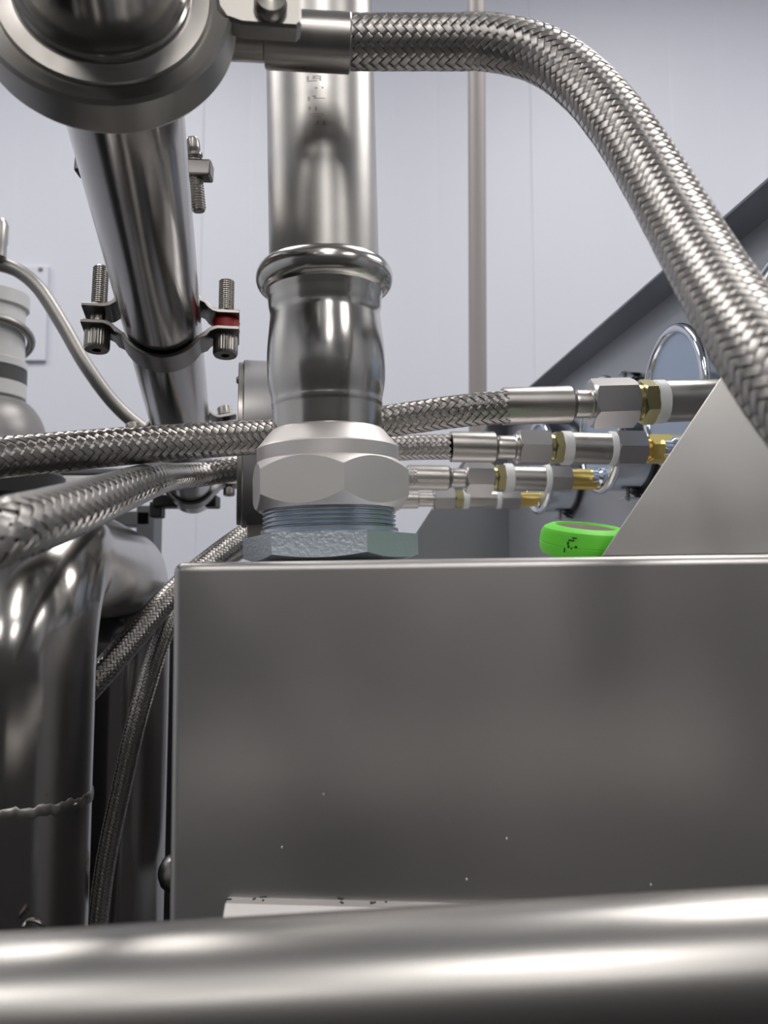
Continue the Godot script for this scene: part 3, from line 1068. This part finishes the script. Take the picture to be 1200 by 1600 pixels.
func rows_of_fittings() -> void:
	# row 1: hose passing behind the upright pipe
	var h2 := [P(-70, 724, 0.388), P(0, 715, 0.405), P(140, 702, 0.435), P(290, 690, 0.468), P(420, 681, 0.502), P(520, 670, 0.525), P(620, 656, 0.530), P(720, 642, 0.522), P(795, 636, 0.520)]
	var t := thing("braided_hose", "braided steel hose running level behind the upright pipe to the topmost fitting row", "braided hose", P(420, 681, 0.502), "braided hoses")
	braid(t, h2, 0.0092, 12, [45.0], M.braid_dark, true)
	var ax := row_axis(785, 635, 1150, 624, 0.523)
	put("ferrule", seg(ax, 785, 889, 29.5, 1.2), M.satin, t)
	put("collar", lathe(ax[0], ax[1], [[25.5 * ax[4], 100 * ax[2]], [28.5 * ax[4], 103 * ax[2]], [21.5 * ax[4], 110 * ax[2]], [22.5 * ax[4], 114 * ax[2]], [22.5 * ax[4], 132 * ax[2]], [25 * ax[4], 134 * ax[2]], [25 * ax[4], 138 * ax[2]], [21 * ax[4], 140 * ax[2]]], 48), M.satin, t, 25.0)
	put("swivel_nut", hexa(ax, 919, 988, 41, 0, 5.0), M.swivel_steel, t, 22.0)
	var ad := thing("hose_adapter", "steel adapter of the topmost row, with olive nut and white tape", "pipe fitting", PZ(1000, 628, 0.523), "adapters between hoses and gauges")
	put("hex_collar", hexa(ax, 996, 1019, 37, 0, 4.0), M.olive, ad, 22.0)
	put("thread", seg(ax, 984, 998, 29, 2.0), M.olive, ad)
	put("seal_tape", seg(ax, 1017, 1036, 35, 2.5), M.ptfe, ad)
	put("coupling", seg(ax, 1033, 1150, 33.5, 1.5), M.satin, ad)
	put("brass_nut", hexa(ax, 1150, 1178, 30, 15, 3.0), M.brass, ad, 22.0)
	# row 2
	var h3 := [P(-70, 866, 0.236), P(0, 832, 0.248), P(65, 812, 0.277), P(130, 790, 0.325), P(190, 767, 0.40), P(238, 750, 0.49), P(262, 746, 0.60), P(310, 741, 0.665), P(400, 728, 0.68), P(500, 715, 0.685), P(610, 701, 0.68), P(706, 698, 0.672)]
	t = thing("braided_hose", "braided steel hose, thick at the left edge, bending behind the level hose", "braided hose", P(130, 790, 0.325), "braided hoses")
	braid(t, h3, 0.0092, 12, [44.0, 38.0, 31.0, 25.0, 21.0, 19.0, 30.0, 42.0, 47.0, 47.0, 47.0, 47.0], M.braid, true, 2.6)
	ax = row_axis(703, 698, 1050, 702, 0.68)
	put("ferrule", seg(ax, 703, 771, 24, 1.2), M.satin, t)
	put("collar", lathe(ax[0], ax[1], [[20 * ax[4], 66 * ax[2]], [23 * ax[4], 68 * ax[2]], [17.5 * ax[4], 72 * ax[2]], [18.5 * ax[4], 76 * ax[2]], [18.5 * ax[4], 97 * ax[2]], [21 * ax[4], 99 * ax[2]], [21 * ax[4], 104 * ax[2]]], 48), M.satin, t, 25.0)
	put("swivel_nut", hexa(ax, 806, 855, 29.5, 30, 4.0), M.swivel_steel, t, 22.0)
	ad = thing("hose_adapter", "steel adapter in the second row from the top, ending in a brass nut", "pipe fitting", PZ(900, 702, 0.68), "adapters between hoses and gauges")
	put("thread", seg(ax, 853, 862, 22, 1.5), M.olive, ad)
	put("hex_collar", hexa(ax, 861, 876, 27, 30, 3.0), M.olive, ad, 22.0)
	put("seal_tape", seg(ax, 874, 890, 27, 2.0), M.ptfe, ad)
	put("coupling", seg(ax, 888, 950, 25.5, 1.2), M.satin, ad)
	put("seal_tape", seg(ax, 948, 959, 27.5, 2.0), M.ptfe, ad)
	put("end_hexagon", hexa(ax, 957, 1004, 30.5, 30, 3.0), M.swivel_steel, ad, 22.0)
	put("brass_neck", seg(ax, 1000, 1013, 17, 1.5), M.brass, ad)
	put("brass_nut", hexa(ax, 1011, 1046, 24, 20, 3.0), M.brass, ad, 22.0)
	# row 3
	t = thing("braided_hose", "slim braided hose dropping from the third fitting row behind the box's left corner", "braided hose", P(330, 872, 0.72), "braided hoses")
	var h4 := [PZ(650, 746, 0.82), P(560, 750, 0.82), P(480, 775, 0.80), P(400, 824, 0.755), P(330, 874, 0.715), P(265, 932, 0.675), P(205, 1000, 0.64), P(150, 1062, 0.61), P(90, 1130, 0.59), P(40, 1200, 0.58)]
	braid(t, h4, 0.0088, 16, [45.0], M.braid, false)
	ax = row_axis(640, 746, 935, 749, 0.84)
	put("ferrule", seg(ax, 636, 699, 19.5, 1.2), M.satin, t)
	put("collar", lathe(ax[0], ax[1], [[16 * ax[4], 58 * ax[2]], [18 * ax[4], 60 * ax[2]], [14 * ax[4], 64 * ax[2]], [15 * ax[4], 67 * ax[2]], [15 * ax[4], 84 * ax[2]], [17 * ax[4], 86 * ax[2]]], 48), M.satin, t, 25.0)
	put("swivel_nut", hexa(ax, 725, 768, 25, 0, 3.0), M.swivel_steel, t, 22.0)
	ad = thing("hose_adapter", "steel adapter in the third row from the top, with two white tape rings", "pipe fitting", PZ(820, 748, 0.84), "adapters between hoses and gauges")
	put("thread", seg(ax, 766, 774, 18, 1.2), M.olive, ad)
	put("hex_collar", hexa(ax, 773, 787, 23, 30, 2.5), M.olive, ad, 22.0)
	put("seal_tape", seg(ax, 785, 799, 23.5, 1.8), M.ptfe, ad)
	put("coupling", seg(ax, 797, 850, 19.5, 1.0), M.satin, ad)
	put("seal_tape", seg(ax, 848, 857, 23, 1.8), M.ptfe, ad)
	put("end_hexagon", hexa(ax, 855, 890, 22, 30, 2.5), M.swivel_steel, ad, 22.0)
	put("brass_nut", seg(ax, 888, 931, 16.5, 2.0), M.brass, ad)
	# row 4
	t = thing("braided_hose", "thin dark braided hose hanging beside the box's left edge", "braided hose", P(210, 1160, 0.80), "braided hoses")
	var h5 := [PZ(655, 780, 1.03), P(560, 790, 1.03), P(460, 815, 1.0), P(385, 856, 0.93), P(330, 890, 0.86), P(290, 930, 0.80), P(258, 985, 0.765), P(218, 1110, 0.745), P(190, 1230, 0.74), P(165, 1350, 0.735), P(147, 1490, 0.73), P(138, 1600, 0.73)]
	braid(t, h5, 0.0078, 16, [45.0], M.braid_dark, false)
	ax = row_axis(640, 780, 850, 780, 1.05)
	put("ferrule", seg(ax, 620, 653, 14.5, 1.0), M.satin, t)
	put("collar", seg(ax, 652, 677, 11.5, 1.0), M.satin, t)
	put("swivel_nut", hexa(ax, 676, 709, 19, 30, 2.5), M.swivel_steel, t, 22.0)
	ad = thing("hose_adapter", "steel adapter in the lowest, farthest row, ending in a small brass nut", "pipe fitting", PZ(760, 780, 1.05), "adapters between hoses and gauges")
	put("hex_collar", hexa(ax, 709, 723, 15, 30, 2.0), M.olive, ad, 22.0)
	put("seal_tape", seg(ax, 722, 731, 15, 1.2), M.ptfe, ad)
	put("coupling", seg(ax, 729, 776, 13.5, 1.0), M.satin, ad)
	put("seal_tape", seg(ax, 774, 782, 15, 1.2), M.ptfe, ad)
	put("end_hexagon", hexa(ax, 780, 811, 17, 30, 2.0), M.swivel_steel, ad, 22.0)
	put("brass_nut", seg(ax, 809, 846, 11.5, 2.0), M.brass, ad)

# ---- things at the left, behind
func left_side() -> void:
	# motor-like valve with a domed body
	var c := PZ(-28, 760, 1.10)
	var k := 1.10 / F
	var v := thing("valve_actuator", "grey domed valve with white neck at the left edge", "valve", c - Vector3(0, 0.3, 0))
	put("flange", lathe(c, Vector3.UP, [[118 * k, -20 * k], [122 * k, -18 * k], [124 * k, 16 * k], [118 * k, 22 * k]], 64), M.base_dark, v, 30.0)
	var dome := [[100 * k, 20 * k]]
	for q in 15:
		var a := PI / 2 * q / 14.0
		dome.append([(36 + 58 * cos(a)) * k, (66 + 78 * sin(a)) * k])
	put("dome", lathe(c, Vector3.UP, dome, 64), M.grey_cast, v, 50.0)
	put("neck", lathe(c, Vector3.UP, [[58 * k, 140 * k], [60 * k, 142 * k], [60 * k, 164 * k], [56 * k, 165 * k]], 48), M.plastic_white, v)
	put("band", lathe(c, Vector3.UP, [[56 * k, 163 * k], [60 * k, 164 * k], [60 * k, 186 * k], [56 * k, 188 * k]], 48), M.dark_plastic, v)
	put("cap", lathe(c, Vector3.UP, [[56 * k, 187 * k], [60 * k, 189 * k], [60 * k, 200 * k], [56 * k, 202 * k], [54 * k, 286 * k], [60 * k, 288 * k], [60 * k, 310 * k], [56 * k, 312 * k]], 48), M.plastic_white, v, 25.0)
	put("leg", lathe(c - Vector3(0, 0.75, 0), Vector3.UP, [[40 * k, 0.0], [40 * k, 0.75 - 18 * k]], 32), M.base_dark, v)
	# loop of tube round the neck
	var pts := PackedVector3Array()
	for q in 41:
		var a := TAU * q / 40.0 * 1.1 - 0.3
		pts.append(c + Vector3(cos(a) * 64 * k, (236 + 20 * sin(a + 0.5)) * k, sin(a) * 64 * k))
	var l := thing("tube_loop", "small grey tube loop hung on the white valve neck", "tube", pts[0])
	put("tube", sweep(pts, [6.5 * k], 16), M.tube_steel, l, 60.0)
	# slim tube curving down to the right
	var ctrl := [P(-40, 404, 0.98), P(0, 413, 0.98), P(30, 424, 0.98), P(62, 452, 0.98), P(98, 508, 0.98), P(135, 572, 0.98), P(180, 632, 0.99), P(230, 675, 1.0), P(300, 720, 1.02)]
	pts = spline(ctrl, 0.008)
	var s := thing("slim_tube", "slim grey tube curving from the left edge down behind the hoses", "tube", pts[0])
	put("tube", sweep(pts, [0.0078], 24), M.tube_steel, s, 60.0)
	put("ferrule", lathe(P(-6, 402, 0.97), Vector3.UP, [[0.006, -0.004], [0.0105, 0.0], [0.0105, 0.014], [0.0115, 0.016], [0.0115, 0.036], [0.009, 0.042]], 32), M.satin, s)
	# white box on the wall
	var b := thing("wall_box", "flat white box screwed to the wall behind the slim tube", "wall box", PZ(0, 490, 2.58))
	put("cover", rbox(Transform3D(Basis(), PZ(-20, 490, 2.594)), Vector3(0.36, 0.29, 0.014), 0.004), M.wall_white, b)
	put("screw", lathe(PZ(63, 421, 2.586), Vector3.BACK, [[0.007, -0.002], [0.007, 0.001], [0.005, 0.003]], 20), M.bolt_steel, b)
	# standpipe far behind
	var a := PZ(743, -200, 1.55)
	var e := PZ(747, 900, 1.55)
	var p := thing("stand_pipe", "thin dull grey pipe standing against the white wall", "pipe", e)
	put("pipe", lathe(e - Vector3(0, 0.1, 0), (a - e).normalized(), [[0.0158, 0.0], [0.0158, (a - e).length() + 0.3]], 40), M.dull_tube, p, 60.0)
	# dark frame behind the hoses
	var f := thing("support_frame", "dark grey steel frame corner behind the bent pipes", "frame", PZ(228, 950, 1.35))
	put("post", rbox(Transform3D(Basis(), PZ(229, 1000, 1.35)), Vector3(0.027, 0.40, 0.05), 0.002), M.frame_grey, f)
	put("cross_bar", rbox(Transform3D(Basis(), PZ(130, 812, 1.35)), Vector3(0.215, 0.022, 0.05), 0.002), M.frame_grey, f)
	var sh := thing("white_channel", "white channel bar showing between the two left hoses", "channel", PZ(165, 750, 1.5))
	put("channel", rbox(Transform3D(Basis(), PZ(160, 757, 1.5)), Vector3(0.20, 0.020, 0.08), 0.003), M.plastic_white, sh)
	put("leg", rbox(Transform3D(Basis(), PZ(105, 757, 1.5) - Vector3(0, 0.75, 0)), Vector3(0.03, 1.5, 0.04), 0.003), M.frame_grey, sh)
	put("edge", rbox(Transform3D(Basis(), PZ(150, 741, 1.5)), Vector3(0.13, 0.010, 0.08), 0.002), M.frame_grey, sh)
	# bar under the far clamp
	var cb := thing("clamp_bar", "dark bar with a foot under the far pipe clamp", "bar", PZ(292, 782, 1.0))
	put("bar", rbox(Transform3D(Basis(), PZ(292, 784, 1.02)), Vector3(0.072, 0.014, 0.03), 0.002), M.base_dark, cb)
	put("foot", rbox(Transform3D(Basis(), PZ(246, 797, 1.02)), Vector3(0.014, 0.018, 0.02), 0.002), M.base_dark, cb)

# ---- small things
func small_things() -> void:
	# drum seen edge-on behind the upright pipe
	var k := 0.60 / F
	var c := PZ(374, 694, 0.60)
	var d := Vector3(0.987, 0, -0.16).normalized()
	var g := thing("steel_drum", "round steel housing seen edge on, behind and left of the upright pipe", "housing", c - Vector3(0, 0.057, 0))
	put("shell", lathe(c, d, [[129 * k, 4 * k], [132 * k, 6 * k], [132 * k, 120 * k], [126 * k, 124 * k]], 96), M.drum_steel, g, 30.0)
	put("rim", lathe(c, d, [[126 * k, -3 * k], [128 * k, -2 * k], [128 * k, 5 * k], [124 * k, 6 * k]], 96), M.satin, g, 30.0)
	put("screw", lathe(c + Vector3(0, 103 * k, 0) + d * 1.5 * k, -d, [[6 * k, 0.0], [6 * k, 6 * k], [4 * k, 8 * k]], 16), M.bolt_steel, g)
	put("foot", rbox(Transform3D(mb, c + d * 50 * k + Vector3(0, -140 * k, 0)), Vector3(60 * k, 40 * k, 60 * k), 2 * k), M.satin, g)
	# bolt on a bracket behind the slanting pipe
	var z := 0.50
	var q := z / F
	var bc := P(226, 262, z)
	var br := thing("bolted_bracket", "small bracket with one bolt sticking out right of the slanting pipe", "bracket", bc)
	put("bar", rbox(Transform3D(Basis(Vector3.BACK, deg_to_rad(-2.0)), bc + Vector3(0, -2 * q, 0)), Vector3(212 * q, 27 * q, 30 * q), 4 * q), M.clamp_steel, br)
	var up := P(300, 226, z) - P(311, 330, z)
	var sc := put("bolt", lathe(P(311, 331, z), up, [[8.5 * q, 0.0], [10.5 * q, 3 * q], [10.5 * q, 60 * q], [10.5 * q, 88 * q]], 32), M.bolt_steel, br)
	var pr := []
	var h := 4.0
	while h < 54.0:
		pr.append_array([[10.0 * q, h * q], [11.4 * q, (h + 1.6) * q], [11.4 * q, (h + 2.4) * q], [10.0 * q, (h + 4.0) * q]])
		h += 4.2
	put("thread", lathe(P(311, 331, z), up, pr, 32), M.bolt_steel, sc, 25.0)
	put("cap_nut", lathe(P(303, 245, z), up, [[11 * q, -4 * q], [14 * q, 0.0], [14 * q, 4 * q], [10 * q, 6 * q], [10.5 * q, 9 * q], [11.5 * q, 12 * q], [11 * q, 24 * q], [9 * q, 29 * q]], 24), M.bolt_steel, br, 25.0)
	# round cap behind the left edge of the box
	var cc := PZ(274, 1364, 0.60)
	var cp := thing("round_cap", "round steel cap peeping out behind the box's lower left edge", "cap", cc)
	put("cap", lathe(cc + Vector3(0.02, 0, 0), Vector3.LEFT, [[0.014, -0.03], [0.0155, 0.0], [0.0155, 0.010], [0.0145, 0.017], [0.0125, 0.023], [0.009, 0.028], [0.004, 0.0305]], 48), M.bolt_steel, cp, 50.0)
	# green puck on top of the box
	var zz := 0.432
	var gk := zz / F
	var pc := PZ(914, 846, zz)
	var gp := thing("green_puck", "bright green plastic puck lying on the box beside the pale plate", "puck", pc)
	var tilt := Basis(Vector3.BACK, deg_to_rad(-4.0)) * Basis(Vector3.RIGHT, deg_to_rad(12.0))
	var ax := tilt * Vector3.UP
	var R := 70.0
	put("shell", lathe(pc, ax, [[(R - 16) * gk, -24 * gk], [(R - 5) * gk, -21 * gk], [(R - 1) * gk, -14 * gk], [R * gk, -4 * gk], [(R - 0.8) * gk, -3.4 * gk], [(R - 0.8) * gk, -2.4 * gk], [R * gk, -1.8 * gk], [(R - 1) * gk, 12 * gk], [(R - 5) * gk, 19 * gk], [(R - 14) * gk, 24 * gk], [(R - 22) * gk, 24.5 * gk], [(R - 25) * gk, 20 * gk]], 64), M.green, gp, 30.0)
	put("label_disc", lathe(pc, ax, [[(R - 24) * gk, 19 * gk], [(R - 24) * gk, 21.5 * gk], [(R - 30) * gk, 22 * gk]], 48), M.label_brown, gp)
	# worn dark marks on its side
	var n0 := tilt * Vector3.BACK
	for m in [[-34, 8, 9, 2], [-30, 12, 7, 2], [-38, 3, 3, 5], [-37, -2, 3, 4], [-42, -8, 2, 7], [-27, -1, 4, 3], [-33, -4, 2, 3]]:
		var ang := asin(m[0] / R)
		var nn := (tilt * Vector3(sin(ang), 0, cos(ang)))
		var at: Vector3 = pc + nn * (R - 0.3) * gk + ax * m[1] * gk
		put("mark", rbox(Transform3D(Basis(ax.cross(nn), ax, nn), at), Vector3(m[2] * gk, m[3] * gk, 1.2 * gk), 0.3 * gk, 1), M.green_dark, gp)
